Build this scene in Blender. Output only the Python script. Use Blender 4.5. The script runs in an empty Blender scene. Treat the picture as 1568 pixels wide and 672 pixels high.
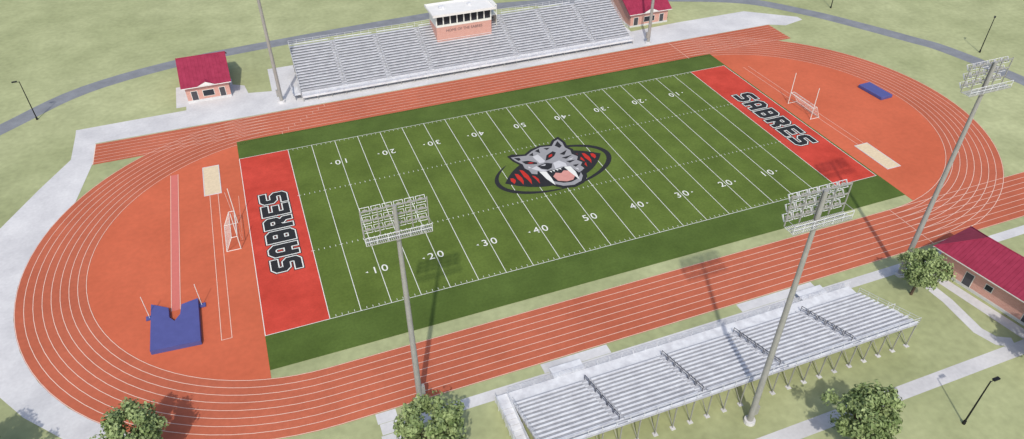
import bpy, bmesh, math, random
from mathutils import Vector, Matrix
random.seed(7)
sc=bpy.context.scene
V=Vector
# ------------------------------------------------------------ materials
def mat(name,col,rough=.8,var=.0,scale=1.0,col2=None,detail=4,scale2=None,var2=0,scale3=None,var3=0):
    m=bpy.data.materials.new(name);m.use_nodes=True
    nt=m.node_tree;b=nt.nodes['Principled BSDF']
    b.inputs['Roughness'].default_value=rough
    b.inputs['Specular IOR Level'].default_value=.25
    if var==0 and col2 is None:
        b.inputs['Base Color'].default_value=(*col,1);return m
    geo=nt.nodes.new('ShaderNodeNewGeometry')
    n=nt.nodes.new('ShaderNodeTexNoise');n.inputs['Scale'].default_value=scale;n.inputs['Detail'].default_value=detail
    n.inputs['Roughness'].default_value=.6
    nt.links.new(geo.outputs['Position'],n.inputs['Vector'])
    r=nt.nodes.new('ShaderNodeValToRGB')
    lo=tuple(c*(1-var) for c in col);hi=tuple(min(1,c*(1+var)) for c in (col2 or col))
    r.color_ramp.elements[0].position=.32;r.color_ramp.elements[0].color=(*lo,1)
    r.color_ramp.elements[1].position=.68;r.color_ramp.elements[1].color=(*hi,1)
    nt.links.new(n.outputs['Fac'],r.inputs['Fac'])
    out=r.outputs['Color']
    for s2,v2 in((scale2,var2),(scale3,var3)):
        if not s2: continue
        n2=nt.nodes.new('ShaderNodeTexNoise');n2.inputs['Scale'].default_value=s2;n2.inputs['Detail'].default_value=3
        nt.links.new(geo.outputs['Position'],n2.inputs['Vector'])
        mr=nt.nodes.new('ShaderNodeMapRange');mr.inputs['From Min'].default_value=.3;mr.inputs['From Max'].default_value=.7
        mr.inputs['To Min'].default_value=1-v2;mr.inputs['To Max'].default_value=1+v2
        nt.links.new(n2.outputs['Fac'],mr.inputs['Value'])
        mx=nt.nodes.new('ShaderNodeVectorMath');mx.operation='SCALE'
        nt.links.new(out,mx.inputs[0]);nt.links.new(mr.outputs['Result'],mx.inputs['Scale']);out=mx.outputs[0]
    nt.links.new(out,b.inputs['Base Color'])
    return m
M={}
M['grass']=mat('grass',(.325,.360,.178),.95,.07,.030,(.385,.412,.225),scale2=.9,var2=.09,scale3=.12,var3=.07)
M['turf']=mat('turf',(.090,.136,.022),.9,.08,.12,(.108,.158,.029),scale2=2.5,var2=.10,scale3=.35,var3=.07)
M['turf_edge']=mat('turf_edge',(.072,.116,.020),.9,.08,.12,(.085,.133,.026),scale2=2.5,var2=.10,scale3=.35,var3=.06)
M['track']=mat('track_rubber',(.44,.112,.058),.85,.05,.06,(.48,.130,.070),scale2=1.5,var2=.06,scale3=.3,var3=.04)
M['dzone']=mat('dzone_rubber',(.53,.120,.056),.85,.04,.05,(.57,.135,.066),scale2=1.2,var2=.05,scale3=.25,var3=.04)
M['red']=mat('endzone_red',(.50,.052,.032),.85,.05,.2,(.54,.062,.040),scale2=3,var2=.06,scale3=.4,var3=.05)
M['conc']=mat('concrete',(.54,.54,.55),.9,.04,.15,(.63,.63,.63),scale2=2,var2=.05)
M['asph']=mat('path_asphalt',(.20,.213,.235),.9,.06,.3,(.235,.25,.27),scale2=4,var2=.08)
M['white']=mat('white_paint',(.74,.75,.70),.7,.04,3)
M['lane']=mat('lane_paint',(.78,.60,.50),.7,.05,1.5)
M['black']=mat('black_paint',(.024,.024,.026),.7,.1,2)
M['pink']=mat('runway_pink',(.60,.17,.14),.8,.04,1)
M['sand']=mat('sand',(.68,.56,.38),.95,.08,2)
M['blue']=mat('blue_vinyl',(.085,.095,.28),.6,.06,1)
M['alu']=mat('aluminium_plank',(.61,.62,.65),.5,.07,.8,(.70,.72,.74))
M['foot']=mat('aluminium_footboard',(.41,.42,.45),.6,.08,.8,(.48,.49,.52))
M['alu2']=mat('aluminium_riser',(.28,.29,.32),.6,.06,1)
M['steel']=mat('galvanised_steel',(.33,.33,.31),.55,.08,1)
M['rail']=mat('dark_rail',(.07,.07,.08),.5)
M['dark']=mat('dark_metal',(.015,.015,.017),.5)
M['glass']=mat('window_glass',(.03,.035,.045),.15)
M['roof']=mat('maroon_roof',(.27,.024,.058),.6,.06,.8,(.31,.032,.072))
M['roofw']=mat('white_roof',(.74,.74,.72),.7,.04,.8)
M['bark']=mat('bark',(.10,.07,.05),.95,.2,3)
M['lgrey']=mat('logo_grey',(.30,.30,.31),.8,.05,1)
M['llight']=mat('logo_light_grey',(.55,.55,.56),.8,.05,1)
M['lred']=mat('logo_red',(.50,.03,.02),.8,.05,1)
M['tongue']=mat('logo_tongue',(.60,.28,.24),.8,.05,1)
def brick():
    m=bpy.data.materials.new('pink_brick');m.use_nodes=True;nt=m.node_tree;b=nt.nodes['Principled BSDF'];b.inputs['Roughness'].default_value=.9
    tc=nt.nodes.new('ShaderNodeNewGeometry');s=nt.nodes.new('ShaderNodeSeparateXYZ');c=nt.nodes.new('ShaderNodeCombineXYZ');a=nt.nodes.new('ShaderNodeMath')
    nt.links.new(tc.outputs['Position'],s.inputs[0]);nt.links.new(s.outputs[0],a.inputs[0]);nt.links.new(s.outputs[1],a.inputs[1])
    nt.links.new(a.outputs[0],c.inputs[0]);nt.links.new(s.outputs[2],c.inputs[1])
    t=nt.nodes.new('ShaderNodeTexBrick');t.inputs['Scale'].default_value=1.6
    t.inputs['Color1'].default_value=(.54,.27,.22,1);t.inputs['Color2'].default_value=(.60,.32,.26,1);t.inputs['Mortar'].default_value=(.62,.46,.40,1)
    t.inputs['Mortar Size'].default_value=.015
    nt.links.new(c.outputs[0],t.inputs['Vector']);nt.links.new(t.outputs['Color'],b.inputs['Base Color']);return m
M['brick']=brick()
def leafmat():
    m=bpy.data.materials.new('leaves');m.use_nodes=True;nt=m.node_tree;b=nt.nodes['Principled BSDF'];b.inputs['Roughness'].default_value=.8
    b.inputs['Specular IOR Level'].default_value=.1
    at=nt.nodes.new('ShaderNodeAttribute');at.attribute_name='tint'
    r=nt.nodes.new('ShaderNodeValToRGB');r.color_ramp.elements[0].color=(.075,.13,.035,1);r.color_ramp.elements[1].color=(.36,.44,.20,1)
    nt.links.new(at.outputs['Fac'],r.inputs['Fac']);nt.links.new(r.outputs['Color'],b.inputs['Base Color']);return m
M['leaf']=leafmat()
# ------------------------------------------------------------ mesh builder
class MB:
    def __init__(s): s.v=[];s.f=[];s.m=[];s.mats=[]
    def mi(s,k):
        if k not in s.mats: s.mats.append(k)
        return s.mats.index(k)
    def poly(s,pts,k,z=None):
        n=len(s.v)
        for p in pts: s.v.append((p[0],p[1],p[2] if z is None else z))
        if z is not None:
            a=sum(pts[i][0]*pts[(i+1)%len(pts)][1]-pts[(i+1)%len(pts)][0]*pts[i][1] for i in range(len(pts)))
            idx=list(range(n,n+len(pts)))
            if a<0: idx.reverse()
        else: idx=list(range(n,n+len(pts)))
        s.f.append(tuple(idx));s.m.append(s.mi(k))
    def box(s,x0,x1,y0,y1,z0,z1,k):
        if x0>x1:x0,x1=x1,x0
        if y0>y1:y0,y1=y1,y0
        n=len(s.v);i=s.mi(k)
        for z in(z0,z1):
            for x,y in((x0,y0),(x1,y0),(x1,y1),(x0,y1)): s.v.append((x,y,z))
        for q in((3,2,1,0),(4,5,6,7),(0,1,5,4),(1,2,6,5),(2,3,7,6),(3,0,4,7)): s.f.append(tuple(n+j for j in q));s.m.append(i)
    def cyl(s,a,b,r0,r1=None,k='steel',n=8,cap=True):
        r1=r0 if r1 is None else r1
        a=V(a);b=V(b);d=(b-a).normalized();u=d.orthogonal().normalized();w=d.cross(u)
        o=len(s.v);i=s.mi(k)
        for p,r in((a,r0),(b,r1)):
            for j in range(n):
                t=2*math.pi*j/n;q=p+u*(r*math.cos(t))+w*(r*math.sin(t));s.v.append(tuple(q))
        for j in range(n):
            s.f.append((o+j,o+(j+1)%n,o+n+(j+1)%n,o+n+j));s.m.append(i)
        if cap:
            s.f.append(tuple(o+j for j in reversed(range(n))));s.m.append(i);s.f.append(tuple(o+n+j for j in range(n)));s.m.append(i)
    def obj(s,name,parent=None):
        me=bpy.data.meshes.new(name);me.from_pydata(s.v,[],s.f)
        for k in s.mats: me.materials.append(M[k])
        me.polygons.foreach_set('material_index',s.m)
        me.update();o=bpy.data.objects.new(name,me);sc.collection.objects.link(o)
        if parent:o.parent=parent
        return o
def empty(name,loc=(0,0,0),rz=0):
    e=bpy.data.objects.new(name,None);sc.collection.objects.link(e);e.location=loc;e.rotation_euler=(0,0,rz);return e
def ribbon(b,pts,w,z,k,closed=False,ext=0):
    P=[V(p) for p in pts];n=len(P);L=[];Rr=[]
    if ext and not closed:
        P[0]=P[0]-(P[1]-P[0]).normalized()*ext;P[-1]=P[-1]+(P[-1]-P[-2]).normalized()*ext
    for i in range(n):
        a=P[i-1] if (i>0 or closed) else None; c=P[(i+1)%n] if (i<n-1 or closed) else None
        d1=(P[i]-a).normalized() if a is not None else None; d2=(c-P[i]).normalized() if c is not None else None
        if d1 is None:d1=d2
        if d2 is None:d2=d1
        n1=V((-d1.y,d1.x));n2=V((-d2.y,d2.x));m=(n1+n2).normalized();s=w/2/max(.3,m.dot(n1))
        L.append(P[i]+m*s);Rr.append(P[i]-m*s)
    for i in range(n if closed else n-1):
        j=(i+1)%n;b.poly([L[i],Rr[i],Rr[j],L[j]],k,z)
# ------------------------------------------------------------ ground layers
F=24.384;CX,CY=1.0,-1.35;HS=48.5;RI,RO=32.0,41.8
g=MB();g.poly([(-900,-900),(900,-900),(900,900),(-900,900)],'grass',0);g.obj('ground')
def stad(r,n=48,cx=CX,cy=CY):
    p=[]
    for i in range(n+1):
        t=math.pi/2+math.pi*i/n;p.append((cx-HS+r*math.cos(t),cy+r*math.sin(t)))
    for i in range(n+1):
        t=-math.pi/2+math.pi*i/n;p.append((cx+HS+r*math.cos(t),cy+r*math.sin(t)))
    return p
def ring(b,r0,r1,z,k):
    a=stad(r0);c=stad(r1);n=len(a)
    for i in range(n):
        j=(i+1)%n;b.poly([a[i],c[i],c[j],a[j]],k,z)
b=MB()
ZC=.012
b.poly([(-85,40.8),(-85.3,47.8),(-64,48.3),(-64,50),(-66,50),(-66,60),(-54,60),(-54,57),(-51.5,55.5),(-51,51.5),(-46,50.5),(-45.8,62),(44,62),(44,49.8),(58,50.5),(79,50.5),(90,42),(90,40),(83.5,38.5),(79.5,40.6)],'conc',ZC)
b.obj('concrete_pavement')
b=MB()
out=[(-85.2,47.8),(-85.2,36),(-89.6,27.3),(-94.3,17.0),(-97,8),(-97,-2),(-94.5,-12),(-90,-20.5),(-85,-27.5),(-80,-32.8),(-76.5,-36.5),(-72,-40)]
c=[(-81.2,47.8),(-81.2,33)]
for i in range(1,11):
    t=math.radians(138+i*10.2);c.append((CX-HS+(RO+.05)*math.cos(t),CY+(RO+.05)*math.sin(t)))
n=len(c)
for i in range(n-1): b.poly([out[i],out[i+1],c[i+1],c[i]],'conc',ZC+.008)
b.obj('perimeter_walkway')
b=MB()
def strip(b,x0,x1,y0,y1,k,z): b.poly([(x0,y0),(x1,y0),(x1,y1),(x0,y1)],k,z)
strip(b,-43,120,-46.6,-44.9,'conc',ZC)
strip(b,-43.2,-40.6,-80,-46.7,'conc',ZC);strip(b,-43.2,-40.6,-44.85,-43.2,'conc',ZC)
strip(b,-60.6,-58.2,-60,-43.0,'conc',ZC)
strip(b,-20.5,-10.5,-44.85,-43.25,'conc',ZC);strip(b,11,24.5,-44.85,-43.25,'conc',ZC)
strip(b,-12,130,-65.6,-63.6,'conc',ZC)
ribbon(b,[(40.6,-46.7),(40.8,-54),(40.4,-57),(40,-60),(40.8,-62.4),(42.8,-63.5)],1.7,ZC+.004,'conc')
b.poly([(42.2,-47.6),(43.9,-47.6),(46.6,-63.5),(44.6,-63.5)],'conc',ZC+.01)
b.obj('footpath')
b=MB()
rd=[(-125,25),(-112,42),(-99,54.5),(-85,66.5),(-64,73.5),(-38,76.5),(-10,78.5),(15,79),(42,73.5),(62,67),(83,57),(94,44),(100.5,33),(107,20),(110.5,12),(113.5,-7),(114,-30),(112,-60)]
def smooth(p,k=5):
    o=[]
    for i in range(len(p)-1):
        p0=V(p[max(i-1,0)]);p1=V(p[i]);p2=V(p[i+1]);p3=V(p[min(i+2,len(p)-1)])
        for j in range(k):
            t=j/k;o.append(.5*((2*p1)+(p2-p0)*t+(2*p0-5*p1+4*p2-p3)*t*t+(3*p1-p0-3*p2+p3)*t**3))
    o.append(V(p[-1]));return o
ribbon(b,smooth(rd),4.2,.016,'asph')
b.obj('asphalt_path')
b=MB();ring(b,RI,RO,.040,'track')
ye,yo=CY+RI,CY+RO
strip(b,-81.2,-47.5,ye+1.9,yo,'track',.032);strip(b,49.5,79.5,ye+.7,yo,'track',.032)
strip(b,49.5,125,CY-RO,CY-RI,'track',.032)
b.obj('running_track')
b=MB()
for i in range(9):
    r=RI+.08+i*(RO-RI-.16)/8
    ring(b,r-.038,r+.038,.048,'lane')
    y=CY+r
    if i>=2: strip(b,-81.2,-47.5,y-.035,y+.035,'lane',.052)
    if i>=1: strip(b,49.5,79.5,y-.035,y+.035,'lane',.052)
    strip(b,49.5,125,CY-r-.035,CY-r+.035,'lane',.052)
strip(b,-81.2,-81.05,ye+2,yo,'lane',.056)
for i in range(8):
    r0=RI+.13+i*(RO-RI-.16)/8;r1=r0+1.1
    x=-46+i*1.4;strip(b,x,x+.05,CY+r0,CY+r1,'lane',.056)
strip(b,49.3,49.38,CY-RO,CY-RI,'lane',.060);strip(b,49.3,49.38,CY+RI,CY+RO,'lane',.060)
b.obj('track_lane_markings')
b=MB()
pts=stad(RI+.3);lft=[p for p in pts if p[0]<-54.9];rgt=[p for p in pts if p[0]>55.3]
b.poly([(-54.9,CY+RI-.3)]+lft+[(-54.9,CY-RI+.3)],'dzone',.026) 
b.poly([(55.3,CY-RI+.3)]+rgt+[(55.3,CY+RI-.3)],'dzone',.026)
b.obj('infield_surface')
b=MB();strip(b,-54.9,55.3,-31,31,'turf_edge',.048);strip(b,-45.7,45.7,-F,F,'turf',.056)
b.obj('artificial_turf')
b=MB();strip(b,-54.86,-45.72,-F,F,'red',.064);strip(b,45.72,54.86,-F,F,'red',.064);b.obj('end_zone')
b=MB();z=.072;w=.052
for i in range(-9,10):
    x=i*4.572;strip(b,x-w,x+w,-F,F,'white',z)
for s in(-1,1):
    strip(b,s*45.72-w,s*45.72+w,-F,F,'white',z);strip(b,s*54.86-w,s*54.86+w,-F,F,'white',z)
    strip(b,-54.93,54.93,s*F-w*.9,s*F+w*.9,'white',z+.006)
for i in range(-50,51):
    x=i*.9144
    if i%5==0: 
        for y in(-8.13,8.13): strip(b,x-.3,x+.3,y-.045,y+.045,'white',z+.006)
        continue
    for y in(-8.13,8.13): strip(b,x-.04,x+.04,y-.22,y+.22,'white',z)
    for y in(-F+.4,F-.4): strip(b,x-.035,x+.035,y-.2,y+.2,'white',z)
b.obj('field_line_markings')
vl=bpy.context.view_layer
def digit(ch,x,y,rot,h):
    cu=bpy.data.curves.new('digit','FONT');cu.body=ch;cu.size=h*1.37;cu.align_x='CENTER';cu.align_y='CENTER';cu.offset=.008
    o=bpy.data.objects.new('digit',cu);sc.collection.objects.link(o);vl.update()
    me=bpy.data.meshes.new_from_object(o.evaluated_get(vl.depsgraph));bpy.data.objects.remove(o)
    me.transform(Matrix.Translation((x,y,.080))@Matrix.Rotation(rot,4,'Z'))
    return me
mes=[]
for i,nm in enumerate(['10','20','30','40','50','40','30','20','10']):
    X=(i-4)*9.144
    for s,rot in((-1,0),(1,math.pi)):
        for j,ch in enumerate(nm):
            dx=(-.78 if j==0 else .78)*(1 if s<0 else -1)
            mes.append(digit(ch,X+dx,s*16.45,rot,1.6))
bm=bmesh.new()
for me in mes: bm.from_mesh(me)
for i in range(9):
    if i==4: continue
    X=(i-4)*9.144
    for s in(-1,1):
        d=-1 if i<4 else 1
        vs=[bm.verts.new((X+d*1.9,s*16.45-.2,.08)),bm.verts.new((X+d*1.9,s*16.45+.2,.08)),bm.verts.new((X+d*2.3,s*16.45,.08))]
        if d>0: vs.reverse()
        bm.faces.new(vs)
me=bpy.data.meshes.new('yard_numbers');bm.to_mesh(me);me.materials.clear();me.materials.append(M['white'])
for p in me.polygons:p.material_index=0
o=bpy.data.objects.new('yard_numbers',me);sc.collection.objects.link(o)
GL={'S':[([(3,4.5),(.9,4.5),(.5,4.1),(.5,2.9),(.9,2.5),(2.1,2.5),(2.5,2.1),(2.5,.9),(2.1,.5),(0,.5)],0)],
'A':[([(.5,0),(.5,3.9),(1.1,4.5),(1.9,4.5),(2.5,3.9),(2.5,0)],0),([(1,1.7),(2,1.7)],0)],
'B':[([(.5,4.5),(2.1,4.5),(2.5,4.1),(2.5,.9),(2.1,.5),(.5,.5)],1),([(1,2.5),(2,2.5)],0)],
'R':[([(.5,0),(.5,4.5),(2.1,4.5),(2.5,4.1),(2.5,2.9),(2.1,2.5),(1,2.5)],0),([(1.6,2.05),(2.5,1.3),(2.5,0)],0)],
'E':[([(3,4.5),(.5,4.5),(.5,.5),(3,.5)],0),([(1,2.5),(2.7,2.5)],0)]}
def word(fn,name):
    b=MB()
    for i,ch in enumerate('SABRES'):
        for k,(pl,cl) in enumerate(GL[ch]):
            pp=[fn(i*3.78+(p[0]-1.5)*1.02+1.5,p[1]) for p in pl]
            ribbon(b,pp,1.75,.072+.003*k,'black',cl,.42 )
            ribbon(b,pp,1.44,.080+.003*k,'white',cl,.26 )
            ribbon(b,pp,1.06,.088+.003*k,'black',cl,.08)
    b.obj(name)
word(lambda u,v:(-47.9-v*.9,-11.4+u),'end_zone_lettering')
word(lambda u,v:(48.1+v*.9,11.1-u),'end_zone_lettering')
# logo
b=MB()
T=.13;c0=(.35,-.5)
def rp(x,y): return (c0[0]+x*math.cos(T)-y*math.sin(T),c0[1]+x*math.sin(T)+y*math.cos(T))
def cres(a,bb,t0,t1,th,z,k,n=30):
    o=[];i_=[]
    for i in range(n+1):
        s=i/n;q=math.radians(t0+(t1-t0)*s);w=th*math.sin(math.pi*s)**.7+.03
        o.append((a*math.cos(q),bb*math.sin(q)));i_.append(((a-w)*math.cos(q),(bb-w)*math.sin(q)))
    for i in range(n): b.poly([rp(*o[i]),rp(*o[i+1]),rp(*i_[i+1]),rp(*i_[i])],k,z)
cres(12.2,6.6,-95,88,1.0,.080,'black');cres(12.2,6.6,128,265,.9,.080,'black')
def ball(a,bb,z,k,n=24):
    p=[]
    for i in range(n): x=-a+2*a*i/n;p.append(rp(x,bb*(1-(abs(x)/a)**2.4)))
    for i in range(n): x=a-2*a*i/n;p.append(rp(x,-bb*(1-(abs(x)/a)**2.4)))
    b.poly(p,k,z)
ball(10.5,5.0,.086,'black')
for sx in(-1,1):
    for (x,l) in((8.8,1.9),(7.4,3.8),(6.0,5.2),(4.6,6.2)):
        x*=sx;h=l/2
        b.poly([rp(x-.1,h),rp(x+.4,h*.8),rp(x+.52,h*.1),rp(x+.25,-h*.5),rp(x-.3,-h),rp(x-.3,-h*.4),rp(x-.42,h*.1)],'lred',.092)
ct,st_=math.cos(.10),math.sin(.10)
def H(pts): return [((x*.86)*ct-y*st_+.25,(x*.86)*st_+y*ct) for x,y in pts]
def hp(pts,k,z): b.poly(H(pts),k,z)
hp([(-7.2,7.0),(-6.9,5.0),(-6.1,3.2),(-6.5,1.8),(-5.9,.6),(-6.1,-.6),(-5.2,-1.2),(-4.9,-2.8),(-3.9,-3.2),(-3.6,-5.2),(-2.0,-6.9),(.6,-7.6),(3.0,-7.1),(4.8,-5.7),(5.6,-4.0),(6.6,-3.6),(6.4,-2.2),(7.5,-1.4),(6.9,-.2),(7.8,.9),(7.0,2.2),(7.6,3.6),(7.0,4.8),(7.5,6.6),(7.2,8.9),(5.2,8.3),(3.7,7.0),(1.4,7.7),(-1.2,7.2),(-3.2,6.2),(-4.4,6.6),(-5.8,7.3)],'black',.104)
hp([(-6.6,6.4),(-6.3,5.0),(-5.5,3.3),(-5.8,1.9),(-5.3,.9),(-5.4,-.3),(-4.4,-.9),(-3.8,.0),(-2.8,-.9),(-1,-.7),(.6,-1.4),(2.2,-.9),(3.5,-1.8),(4.0,-3.9),(4.9,-3.6),(5.9,-3.1),(5.7,-2.0),(6.7,-1.2),(6.1,-.1),(7.0,.9),(6.3,2.2),(6.8,3.5),(6.3,4.8),(6.8,6.6),(6.6,8.1),(5.4,7.7),(3.9,6.4),(1.4,7.1),(-1.1,6.6),(-3.2,5.6),(-4.6,6.0)],'lgrey',.110)
z=.116
hp([(-3.1,-3.6),(-2.9,-5.0),(-1.5,-6.3),(.7,-6.9),(2.8,-6.4),(4.1,-5.1),(4.4,-3.9),(3.5,-4.8),(2.2,-5.6),(.7,-5.9),(-.9,-5.5),(-2.1,-4.6)],'lgrey',z)
hp([(-1.6,-4.5),(-1.8,-2.9),(-.6,-2.0),(.4,-2.6),(1.4,-2.0),(2.7,-2.7),(2.8,-4.3),(1.5,-5.4),(0,-5.4)],'tongue',z+.006)
hp([(-3.6,-.3),(-2.2,-.9),(-2.4,-3.4),(-2.9,-5.5),(-3.5,-3.0)],'white',z+.018)
hp([(2.1,-1.0),(3.5,-1.4),(3.5,-3.4),(2.7,-6.0),(2.3,-3.2)],'white',z+.018)
for x in(-1.3,-.6,.2,1.0): hp([(x-.25,-.9),(x+.25,-1.2),(x,-1.7)],'white',z+.018)
hp([(-2.9,1.5),(-.6,1.7),(.5,1.0),(-.4,-.2),(-1.5,-.5),(-2.6,.3)],'black',z+.018)
hp([(-2.4,1.25),(-.9,1.4),(-1.3,.95)],'llight',z+.024)
hp([(-4.6,1.2),(-3.1,1.6),(-2.8,.2),(-1.7,-.6),(-2.8,-.6),(-3.8,.3)],'llight',z+.006)
hp([(.8,1.1),(2.4,1.3),(3.2,.0),(2.9,-1.1),(1.6,-.7),(.1,-.8)],'llight',z+.006)
hp([(-2.1,4.8),(-.6,5.0),(-.4,2.3),(-1.0,2.0),(-2.0,2.2)],'llight',z+.004)
hp([(-5.2,4.2),(-3.8,3.9),(-2.3,2.6),(-2.6,2.1),(-4.0,2.6),(-4.9,3.1)],'black',z+.008)
hp([(-4.3,3.25),(-3.5,3.2),(-3.0,2.7),(-3.9,2.85)],'lred',z+.014)
hp([(-.3,2.4),(1.0,4.0),(3.0,4.7),(3.4,4.0),(2.4,3.1),(.9,2.5)],'black',z+.008)
hp([(.9,3.1),(1.5,3.8),(2.4,3.9),(1.9,3.2)],'lred',z+.014)
for p in([(-2.6,5.5),(-1.8,4.9),(-1.3,6.0)],[(-.6,6.3),(.1,5.2),(.7,6.7)],[(1.7,6.4),(2.1,5.6),(3.2,6.1)],[(3.8,3.2),(6.2,3.9),(4.6,2.5)],[(3.5,1.9),(6.2,1.9),(4.2,1.2)],[(3.7,.5),(5.9,.1),(4.1,-.3)],[(4.6,6.3),(6.1,7.5),(6.0,5.6),(5.1,5.1)],[(-6.1,6.0),(-4.9,5.5),(-5.1,4.7),(-5.7,4.7)],[(4.2,-1.2),(5.8,-1.4),(4.5,-2.0)]): hp(p,'black',z+.006)
for p in([(4.3,.9),(6.0,1.0),(5.0,.5)],[(4.0,-2.2),(4.7,-2.5),(4.5,-3.3)],[(-5.1,1.6),(-4.7,2.2),(-4.4,1.4)]): hp(p,'llight',z+.006)
b.obj('team_logo')
# ------------------------------------------------------------ D zone equipment
b=MB()
b.poly([(-67.25,23.2),(-65.95,23.2),(-66.05,-14.4),(-67.3,-14.4)],'pink',.048)
ribbon(b,[(-67.25,23.2),(-67.3,-14.4)],.07,.056,'lane');ribbon(b,[(-65.95,23.2),(-66.05,-14.4)],.07,.056,'lane')
ribbon(b,[(-60.7,14),(-60.7,-23),(-59.3,-23),(-59.3,14)],.08,.056,'lane')
ribbon(b,[(-58.2,14),(-56.2,-1),(-55.9,12)],.05,.056,'lane')
ribbon(b,[(58.6,22),(59.4,-14.6)],.07,.056,'lane');ribbon(b,[(60.0,22),(60.8,-14.6)],.07,.056,'lane')
b.obj('runway_markings')
def sandpit(x0,x1,y0,y1):
    b=MB();strip(b,x0,x1,y0,y1,'sand',.07)
    for q in((x0-.15,x0,y0-.15,y1+.15),(x1,x1+.15,y0-.15,y1+.15),(x0,x1,y0-.15,y0),(x0,x1,y1,y1+.15)): b.box(*q,.03,.10,'conc')
    b.obj('long_jump_sandpit')
sandpit(-61.5,-58.8,14.2,23.6);sandpit(58.5,61.4,-23.4,-14.9)
def bevel(o,w=.08):
    m=o.modifiers.new('b','BEVEL');m.width=w;m.segments=2;m.limit_method='ANGLE';return o
e=empty('pole_vault_mat')
b=MB();h=.8
P=[(-69.9,-22.3),(-63.3,-22.8),(-63.4,-13.7),(-65.7,-14.2),(-65.9,-16.2),(-66.7,-17.4),(-67.4,-16.4),(-67.5,-14.3),(-69.9,-12.6)]
n=len(P);b.poly([(x,y,h) for x,y in P],'blue')
for i in range(n):
    a=P[i];c=P[(i+1)%n];b.poly([(a[0],a[1],.05),(c[0],c[1],.05),(c[0],c[1],h),(a[0],a[1],h)],'blue')
bevel(b.obj('landing_pad',e))
b=MB()
for x in(-70.2,-63.0):
    b.box(x-.5,x+.5,-15.2,-14.4,.05,.25,'blue');b.cyl((x,-14.8,.2),(x,-14.8,4.4),.05,k='white')
b.obj('standards',e)
b=MB();b.box(-1.6,1.6,-3.3,3.3,.05,.75,'blue');o=bevel(b.obj('high_jump_mat'));o.location=(78.2,1.1,0);o.rotation_euler=(0,0,.05)
def goal(x,s):
    e=empty('football_goal_post',(x,.3,.04),0 if s>0 else math.pi)
    b=MB();r=.08
    for y in(-3.6,3.6):
        b.cyl((0,y,0),(0,y,7.2),r,r*.8,'white');b.cyl((2.2,y,0),(.9,y,2.6),.05,k='white');b.cyl((0,y,2.6),(.9,y,2.6),.05,k='white');b.cyl((0,y,.05),(2.2,y,.05),.05,k='white')
    b.cyl((0,-3.6,2.6),(0,3.6,2.6),r,k='white');b.cyl((.9,-3.6,2.6),(.9,3.6,2.6),.05,k='white');b.cyl((2.2,-3.6,.06),(2.2,3.6,.06),.05,k='white')
    b.obj('frame',e)
    b=MB()
    for i in range(1,24):
        y=-3.6+i*.3;b.cyl((.9,y,2.6),(2.2,y,.06),.012,k='white',n=3,cap=False)
    for i in range(1,8):
        t=i/8;b.cyl((.9+1.3*t,-3.6,2.6-2.54*t),(.9+1.3*t,3.6,2.6-2.54*t),.012,k='white',n=3,cap=False)
    b.obj('net',e)
goal(-56.6,-1);goal(57.2,1)
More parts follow.
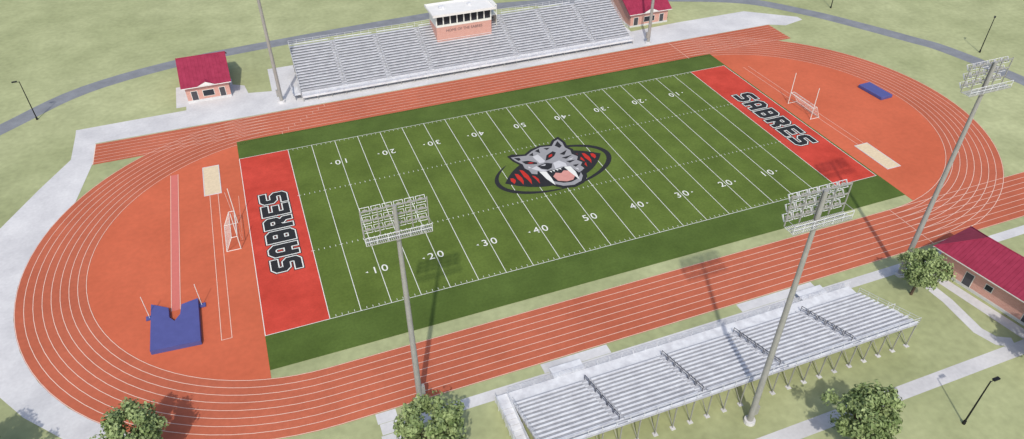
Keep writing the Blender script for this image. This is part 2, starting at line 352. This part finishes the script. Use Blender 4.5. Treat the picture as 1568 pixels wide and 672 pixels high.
# ------------------------------------------------------------ stands
def stand(name,x0,x1,yf,d,rows,tread,rise,z0,walk,aisles,legstep):
    e=empty(name);Y=lambda t:yf+d*t
    b=MB()
    b.box(x0,x1,Y(0),Y(walk),z0-.12,z0,'alu');b.box(x0,x1,Y(0),Y(.06),z0-.45,z0-.12,'alu')
    segs=[];px=x0
    for a in aisles: segs.append((px,a-.6));px=a+.6
    segs.append((px,x1))
    for i in range(rows):
        t=walk+i*tread;zz=z0+(i+1)*rise
        for (a,c) in segs:
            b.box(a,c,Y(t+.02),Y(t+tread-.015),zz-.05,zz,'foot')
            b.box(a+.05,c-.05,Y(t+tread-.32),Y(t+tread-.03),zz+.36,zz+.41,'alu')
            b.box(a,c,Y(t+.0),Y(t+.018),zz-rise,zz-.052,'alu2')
        for a in aisles:
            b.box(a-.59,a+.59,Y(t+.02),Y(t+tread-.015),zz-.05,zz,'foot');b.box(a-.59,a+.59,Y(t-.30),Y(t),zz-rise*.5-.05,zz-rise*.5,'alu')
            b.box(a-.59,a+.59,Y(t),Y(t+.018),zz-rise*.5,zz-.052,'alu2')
    b.obj('seat_rows',e)
    depth=walk+rows*tread;zt=z0+rows*rise
    b=MB()
    def rail(p,q,hh,step,k='alu',r=.03,n=3):
        p=V(p);q=V(q);L=(q-p).length;m=max(1,int(L/step))
        for i in range(m+1):
            a=p+(q-p)*(i/m);b.cyl(a,a+V((0,0,hh)),r,k=k,n=5,cap=False)
        for j in range(n):
            z=V((0,0,hh*(j+1)/n));b.cyl(p+z,q+z,r*.9,k=k,n=5,cap=False)
    rail((x0,Y(.05),z0),(x1,Y(.05),z0),1.0,1.8,n=4)
    rail((x0,Y(depth),zt),(x1,Y(depth),zt),1.3,1.8,n=3)
    for x in(x0,x1): rail((x,Y(walk),z0),(x,Y(depth),zt),1.2,1.6,n=3)
    if d<0:
        for a in aisles:
            for i in range(0,rows-1,2):
                t=walk+i*tread;z=z0+(i+1)*rise;t2=t+tread*1.7;z2=z+rise*1.7
                rr=.045
                b.cyl((a,Y(t),z),(a,Y(t),z+.9),rr,k='rail',n=5);b.cyl((a,Y(t2),z2-rise*.7),(a,Y(t2),z2+.9),rr,k='rail',n=5)
                b.cyl((a,Y(t),z+.9),(a,Y(t2),z2+.9),rr,k='rail',n=5);b.cyl((a,Y(t),z+.5),(a,Y(t2),z2+.5),rr*.8,k='rail',n=5)
    else:
        for a in aisles:
            for i in range(1,rows-1,3):
                t=walk+i*tread;z=z0+(i+1)*rise;t2=t+tread*2;z2=z+rise*2
                b.cyl((a,Y(t),z),(a,Y(t),z+.9),.03,k='steel',n=5);b.cyl((a,Y(t2),z2),(a,Y(t2),z2+.9),.03,k='steel',n=5);b.cyl((a,Y(t),z+.9),(a,Y(t2),z2+.9),.03,k='steel',n=5)
    b.obj('guard_rails',e)
    b=MB();m=int((x1-x0)/legstep)
    for i in range(m+1):
        x=x0+.1+(x1-x0-.2)*i/m
        b.box(x-.05,x+.05,Y(walk),Y(walk+.12),0,z0-.13,'steel')
        b.box(x-.05,x+.05,Y(.1),Y(.22),0,z0-.13,'steel')
        b.cyl((x,Y(walk),z0-.25),(x,Y(depth),zt-.37),.08,k='steel',n=4)
        for tt in(.35,.7,1.0):
            t=walk+(depth-walk)*tt-.1;z=z0+(zt-z0)*tt-.4;b.box(x-.06,x+.06,Y(t),Y(t-.12),0,z,'steel')
        b.cyl((x,Y(depth-.1),.2),(x,Y(walk+(depth-walk)*.7),z0+(zt-z0)*.7-.4),.04,k='steel',n=4)
        b.box(x-.3,x+.3,Y(depth-.4),Y(depth+.2),0,.08,'conc')
    b.obj('understructure',e)
    return e
ns=stand('bleachers',-26.6,28.4,-46.8,-1,13,.775,.26,1.0,1.8,[-16.5,-5,6.5,18],2.4)
b=MB()
X0,X1=-28.3,-26.7
b.box(X0,X1,-48.25,-46.8,.9,1.0,'alu')
for i in range(11): b.box(X0,X1,-48.27-i*.8,-49.05-i*.8,.9-i*.08,.98-i*.08,'alu')
for x in(X0,X1): b.box(x-.03,x+.03,-57,-46.85,.3,1.5,'alu')
for i in range(8): b.box(X0-.1,X0-.05,-47-i*1.3,-47.08-i*1.3,0,2,'alu')
b.box(28.7,31,-55.4,-53,1.0,1.1,'alu')
for i in range(4): b.box(31+i*.3,31.3+i*.3,-55.4,-53,.8-i*.22,.86-i*.22,'alu')
for x in (28.8,30.9):
    for y in(-53,-55.4): b.cyl((x,y,0),(x,y,2.1),.04,k='alu',n=5)
b.cyl((28.8,-55.4,2.1),(30.9,-55.4,2.1),.04,k='alu',n=5);b.cyl((28.8,-53,2.1),(30.9,-53,2.1),.04,k='alu',n=5)
b.box(20,24.5,-46.75,-45.0,.9,1.0,'alu');b.box(-20,-15.5,-46.75,-45.0,.9,1.0,'alu')
b.obj('access_ramp',ns)
fs=stand('grandstand',-40.1,40.8,42.9,1,17,.76,.31,1.3,2.0,[-30.5,-20.5,-10.5,10.5,20.5,30.5],3)
b=MB()
for i in range(14): b.box(-41.9,-40.3,44+i*.45,44.44+i*.45,1.2-i*.085,1.26-i*.085,'alu')
for x in(-41.9,-40.3): b.box(x-.03,x+.03,43,50,1.3,2.2,'alu')
b.obj('access_ramp',fs)
def pressbox():
    e=empty('press_box',(0,0,0));b=MB();y0,y1=52.3,58.3
    b.box(-6.8,6.8,y0,y1,0.02,7.9,'brick');b.box(-6.8,6.8,y0-.05,y1,7.902,8.3,'white')
    b.box(-6.8,6.8,y0,y1,10.5,10.8,'white')
    for i in range(9):
        x=-6.7+i*1.675;b.box(x-.12,x+.12,y0+.02,y0+.22,8.302,10.498,'white')
    b.box(-6.65,6.65,y0+.4,y1-.2,8.302,10.498,'glass')
    b.box(-6.8,-6.66,y0+.3,y1,8.302,10.498,'white');b.box(6.66,6.8,y0+.3,y1,8.302,10.498,'white')
    b.obj('walls',e)
    b=MB();b.box(-7.7,7.7,y0-1.1,y1+.5,10.802,11.0,'roofw')
    for q in((-7.7,7.7,y0-1.1,y0-.95),(-7.7,7.7,y1+.35,y1+.5),(-7.7,-7.55,y0-.94,y1+.34),(7.55,7.7,y0-.94,y1+.34)): b.box(*q,11.002,11.35,'roofw')
    b.box(-5,-3.8,y0+3,y0+4,11.002,11.6,'alu');b.box(2,2.8,y0+3,y0+3.8,11.002,11.5,'alu')
    b.obj('roof',e)
    b=MB();b.box(6.9,9,y1-4,y1,8,8.2,'white')
    for x in(6.95,8.9):
        for y in(y1-3.9,y1-.1): b.box(x-.05,x+.05,y-.05,y+.05,8.2,10.4,'white')
    b.box(6.9,9,y1-4,y1,10.4,10.55,'white');b.box(8.85,8.95,y1-4,y1-.2,4,8,'white')
    b.obj('camera_deck',e)
    cu=bpy.data.curves.new('sign','FONT');cu.size=.9;cu.align_x='CENTER';cu.body='HOME OF THE SABRES'
    o=bpy.data.objects.new('lettering',cu);sc.collection.objects.link(o);o.location=(0,y0-.03,6.6);o.rotation_euler=(math.pi/2,0,0);cu.materials.append(M['rail']);o.parent=e
pressbox()
# ------------------------------------------------------------ buildings
def house(name,loc,w,dp,hw,rise,wins,rz=0,over=.7,dormer=True,hip=False):
    e=empty(name,loc,rz)
    b=MB();b.box(0,w,0,dp,0,hw,'brick')
    if not hip:
        for x in(0,w):
            b.poly([(x,0,hw),(x,dp,hw),(x,dp/2,hw+rise-.05)] if x>0 else [(x,dp,hw),(x,0,hw),(x,dp/2,hw+rise-.05)],'brick')
    b.box(-.06,w+.06,-.06,dp+.06,0,.5,'conc')
    b.obj('walls',e)
    b=MB();sl=rise/(dp/2);t=.18
    if hip:
        z0=hw-.1;zm=z0+rise;hx=dp/2+over;ym=dp/2
        c=[(-over,-over,z0),(w+over,-over,z0),(w+over,dp+over,z0),(-over,dp+over,z0)];r0=(-over+hx,ym,zm);r1=(w+over-hx,ym,zm)
        b.poly([c[0],c[1],r1,r0],'roof');b.poly([c[1],c[2],r1],'roof');b.poly([c[2],c[3],r0,r1],'roof');b.poly([c[3],c[0],r0],'roof')
        for i in range(4):
            p=c[i];q=c[(i+1)%4];b.poly([(p[0],p[1],z0-t),(q[0],q[1],z0-t),q,p],'roofw')
        b.poly([(x,y,z-t) for x,y,z in reversed(c)],'roofw')
        for p,q in((c[0],r0),(c[3],r0),(c[1],r1),(c[2],r1),(r0,r1)): b.cyl(p,q,.09,k='roof',n=5)
        n=int((w+2*over)/.6)
        for i in range(1,n):
            x=-over+(w+2*over)*i/n;f=min(1,(x+over)/hx,(w+over-x)/hx)
            b.cyl((x,-over,z0+.02),(x,-over+hx*f,z0+rise*f+.02),.03,k='roof',n=3,cap=False)
    else:
        for s in(0,1):
            y0=-over if s==0 else dp+over;z0=hw-over*sl+.1;ym=dp/2;zm=hw+rise+.1
            A=[(-over,y0,z0),(w+over,y0,z0),(w+over,ym,zm),(-over,ym,zm)]
            if s: A=[A[1],A[0],A[3],A[2]]
            b.poly(A,'roof');b.poly([(x,y,z-t) for x,y,z in reversed(A)],'roof')
            n=len(A)
            for i in range(n):
                p=A[i];q=A[(i+1)%n];b.poly([(p[0],p[1],p[2]-t),(q[0],q[1],q[2]-t),q,p],'roofw' if i==0 else 'roof')
        n=int(w/.6)
        for i in range(1,n):
            x=-over+(w+2*over)*i/n;b.cyl((x,-over,hw-over*sl+.12),(x,dp/2,hw+rise+.12),.025,k='roof',n=3,cap=False)
        b.cyl((-over,dp/2,hw+rise+.1),(w+over,dp/2,hw+rise+.1),.12,k='roof',n=6)
    if dormer:
        cx=w/2;dw=w*.2;zb=hw+.14;rr=dw*.45
        yb=rr/sl-over;yo=-over-.05;zo=zb-over*sl
        b.poly([(cx-dw,yo,zo+.02),(cx,yo,zo+rr),(cx,yb,zo+rr+.01)],'roof')
        b.poly([(cx,yo,zo+rr),(cx+dw,yo,zo+.02),(cx,yb,zo+rr+.01)],'roof')
        b.poly([(cx-dw,yo,zo),(cx+dw,yo,zo),(cx,yo,zo+rr)],'roofw')
    b.obj('roof',e)
    b=MB()
    for (x,ww,z,hh,k) in wins:
        b.box(x-.1,x+ww+.1,-.05,-.02,z-.1 if z>.6 else z,z+hh+.1,'white');b.box(x,x+ww,-.09,-.055,z,z+hh,k)
    b.obj('doors_and_windows',e)
    return e
house('brick_fieldhouse',(-63.4,51.4,0),8.9,14,4.0,3.3,[(1,1.2,.52,2.0,'rail'),(3.4,2.2,1.1,1.3,'glass'),(6.8,1.1,.52,2.0,'rail')])
house('brick_concession_building',(44.8,52.0,0),11.0,12,4.0,3.3,[(1,1.2,.52,2.0,'rail'),(4,3,1.1,1.3,'glass'),(8.6,1.1,.52,2.0,'rail')])
house('brick_restroom_building',(44.7,-47.7,0),24,7.2,4.4,3.0,[(4.4,1.2,.52,2.2,'rail'),(7.5,1.0,1.8,.9,'glass'),(13.5,1.2,.52,2.2,'rail')],rz=math.radians(-81),over=1.1,dormer=False,hip=True)
# ------------------------------------------------------------ light towers
def tower(x,y,h,rz=0,r=.40):
    e=empty('floodlight_tower',(x,y,0),rz)
    b=MB();b.cyl((0,0,0),(0,0,h*.33),r,r*.88,'steel',14);b.cyl((0,0,h*.33),(0,0,h*.68),r*.86,r*.74,'steel',14);b.cyl((0,0,h*.68),(0,0,h),r*.72,r*.55,'steel',14)
    b.cyl((0,0,0),(0,0,.5),.75,.7,'conc',14);b.box(.3,.75,-.25,.25,1.5,3,'steel')
    b.obj('pole',e)
    b=MB();W=3.5;zs=(h-.3,h-1.5,h-2.7)
    for z in zs: b.box(-W,W,.35,.47,z-.06,z+.06,'steel')
    for x in(-W,-W*.5,W*.5,W): b.box(x-.05,x+.05,.36,.46,h-3.6,h-.1,'steel')
    b.box(-.12,.12,.25,.35,h-3.6,h-.2,'steel')
    for yy in(-.9,-.5,-.1,.3): b.box(-W,W,yy-.04,yy+.04,h-3.74,h-3.66,'steel')
    for i in range(33):
        x=-W+i*2*W/32;b.box(x-.02,x+.02,-.9,.3,h-3.66,h-3.62,'alu')
    for zz in(h-3.2,h-2.7): b.cyl((-W,-.9,zz),(W,-.9,zz),.04,k='alu',n=5)
    for i in range(7):
        x=-W+i*2*W/6;b.cyl((x,-.9,h-3.7),(x,-.9,h-2.7),.04,k='alu',n=5)
    for x in(-W,W):
        b.cyl((x,-.9,h-2.7),(x,.35,h-2.7),.035,k='steel',n=5)
    b.obj('crossarms',e)
    b=MB()
    n=6;fw=.5;a=math.radians(38)
    up=V((0,math.sin(a),math.cos(a)));nr=V((0,math.cos(a),-math.sin(a)));ux=V((1,0,0))
    for z in zs:
        for i in range(n):
            x=-W+.58+i*(2*W-1.16)/(n-1);c=V((x,.85,z-.25))
            def slab(cu,cv,hu,hv,d0,d1,k):
                o=len(b.v);mi=b.mi(k)
                for d in(d0,d1):
                    for su,sv in((-1,-1),(1,-1),(1,1),(-1,1)):
                        b.v.append(tuple(c+ux*(cu+su*hu)+up*(cv+sv*hv)+nr*d))
                for q in((3,2,1,0),(4,5,6,7),(0,1,5,4),(1,2,6,5),(2,3,7,6),(3,0,4,7)): b.f.append(tuple(o+j for j in q));b.m.append(mi)
            slab(0,.36,fw,.025,-.03,.14,'alu');slab(0,-.36,fw,.025,-.03,.14,'alu')
            slab(-fw+.025,0,.025,.33,-.03,.14,'alu');slab(fw-.025,0,.025,.33,-.03,.14,'alu')
            slab(0,0,.24,.13,-.02,.10,'steel')
            slab(0,.23,.025,.10,0,.05,'steel');slab(0,-.23,.025,.10,0,.05,'steel')
            b.cyl((x,.47,z),c,.04,k='steel',n=5)
    b.obj('floodlights',e)
tower(-37.3,-43.3,31.8);tower(.4,-61.2,35.8);tower(38.5,-46.9,35.8);tower(-44.5,44.5,34,math.pi);tower(44.5,42.0,34,math.pi)
# ------------------------------------------------------------ street lamps
def lamp(x,y,h,a):
    e=empty('street_lamp',(x,y,0),a);b=MB()
    b.cyl((0,0,0),(0,0,.6),.22,.18,'dark',10);b.cyl((0,0,.6),(0,0,h),.12,.08,'dark',8);b.obj('post',e)
    b=MB();b.cyl((0,0,h-.15),(.7,0,h+.05),.05,k='dark',n=6);b.box(.4,1.3,-.2,.2,h-.02,h+.16,'dark');b.obj('lamp_head',e)
for q in((-93.3,55.6,8.8,math.pi),(116.8,7.9,8.6,.6),(102.5,43.7,8.5,1),(25.2,-71.1,8.2,0)): lamp(*q)
# ------------------------------------------------------------ trees
def treemesh(seed,R):
    rnd=random.Random(seed);b=MB();H=R*1.15
    b.cyl((0,0,-.1),(.1,.05,H*.75),.26,.17,'bark',8)
    cl=[]
    for i in range(95):
        while True:
            p=V((rnd.uniform(-1,1),rnd.uniform(-1,1),rnd.uniform(-1,1)))
            if .35<p.length<1:break
        l=.62+.38*rnd.random();p=p.normalized()*l
        wob=1+.18*math.sin(p.x*5+seed)+.12*math.cos(p.y*7+seed)
        c=V((p.x*R*wob,p.y*R*wob,H+R*.55+p.z*R*.88))
        if c.z<1.6: continue
        cl.append(c)
    for c in cl[::6]:
        st=V((.1,.05,H*rnd.uniform(.45,.75)));mid=(st+c)*.5+V((0,0,-.3));b.cyl(st,mid,.10,.06,'bark',5);b.cyl(mid,c,.06,.02,'bark',5)
    tint=[.3]*len(b.f)
    for c in cl:
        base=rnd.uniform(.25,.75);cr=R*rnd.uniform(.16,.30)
        for k in range(80):
            d=V((rnd.gauss(0,1),rnd.gauss(0,1),rnd.gauss(0,1))).normalized()*cr*rnd.random()**.45
            p=c+d;s=rnd.uniform(.10,.22)
            nrm=(d.normalized()+V((rnd.uniform(-1,1),rnd.uniform(-1,1),rnd.uniform(-.4,1.2)))).normalized()
            u=nrm.orthogonal().normalized();w=nrm.cross(u);a=rnd.random()*6.3;u2=u*math.cos(a)+w*math.sin(a);w2=nrm.cross(u2)
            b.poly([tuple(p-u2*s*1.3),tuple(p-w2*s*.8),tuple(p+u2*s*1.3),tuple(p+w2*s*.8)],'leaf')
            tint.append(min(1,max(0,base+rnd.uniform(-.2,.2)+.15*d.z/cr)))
    me=bpy.data.meshes.new('tree');me.from_pydata(b.v,[],b.f)
    for k in b.mats: me.materials.append(M[k])
    me.polygons.foreach_set('material_index',b.m)
    at=me.attributes.new('tint','FLOAT','FACE');at.data.foreach_set('value',tint);me.update();return me
TM=[treemesh(1,3.6),treemesh(5,3.6),treemesh(9,3.6)]
for i,(x,y,s) in enumerate([(-70.0,-40.6,1.02),(-38.2,-52.6,1.08),(9.4,-69.0,1.1),(36.8,-50.9,.88),(42.9,-68.0,.95),(-88,-37,1.1),(-9,-73,1.0)]):
    o=bpy.data.objects.new('shade_tree',TM[i%3]);sc.collection.objects.link(o);o.location=(x,y,0);o.scale=(s,s,s);o.rotation_euler=(0,0,i*1.3)
# ------------------------------------------------------------ light & camera
w=bpy.data.worlds.new('World');sc.world=w;w.use_nodes=True;nt=w.node_tree;bg=nt.nodes['Background']
sk=nt.nodes.new('ShaderNodeTexSky');sk.sky_type='NISHITA';sk.sun_disc=False;EL=math.radians(49);sk.sun_elevation=EL;sk.sun_rotation=math.radians(201.7)
sk.dust_density=2.5
nt.links.new(sk.outputs[0],bg.inputs[0]);bg.inputs[1].default_value=.15
L=bpy.data.lights.new('sun','SUN');L.energy=2.6;L.angle=math.radians(1.0);L.color=(1,.94,.85)
so=bpy.data.objects.new('sun',L);sc.collection.objects.link(so)
d=V((.37*math.cos(EL),.93*math.cos(EL),-math.sin(EL)));so.rotation_euler=d.to_track_quat('-Z','Y').to_euler();so.location=(0,0,100)
cd=bpy.data.cameras.new('camera');cam=bpy.data.objects.new('camera',cd);sc.collection.objects.link(cam)
cam.location=(-46.52008,-101.11188,75.10082);cam.rotation_euler=(.90297,.00378,-.36652)
cd.sensor_width=36;cd.sensor_fit='HORIZONTAL';cd.lens=1083.90833/1568*36;cd.clip_start=.5;cd.clip_end=3000
sc.camera=cam
sc.view_settings.view_transform='Standard';sc.view_settings.look='None';sc.view_settings.exposure=0
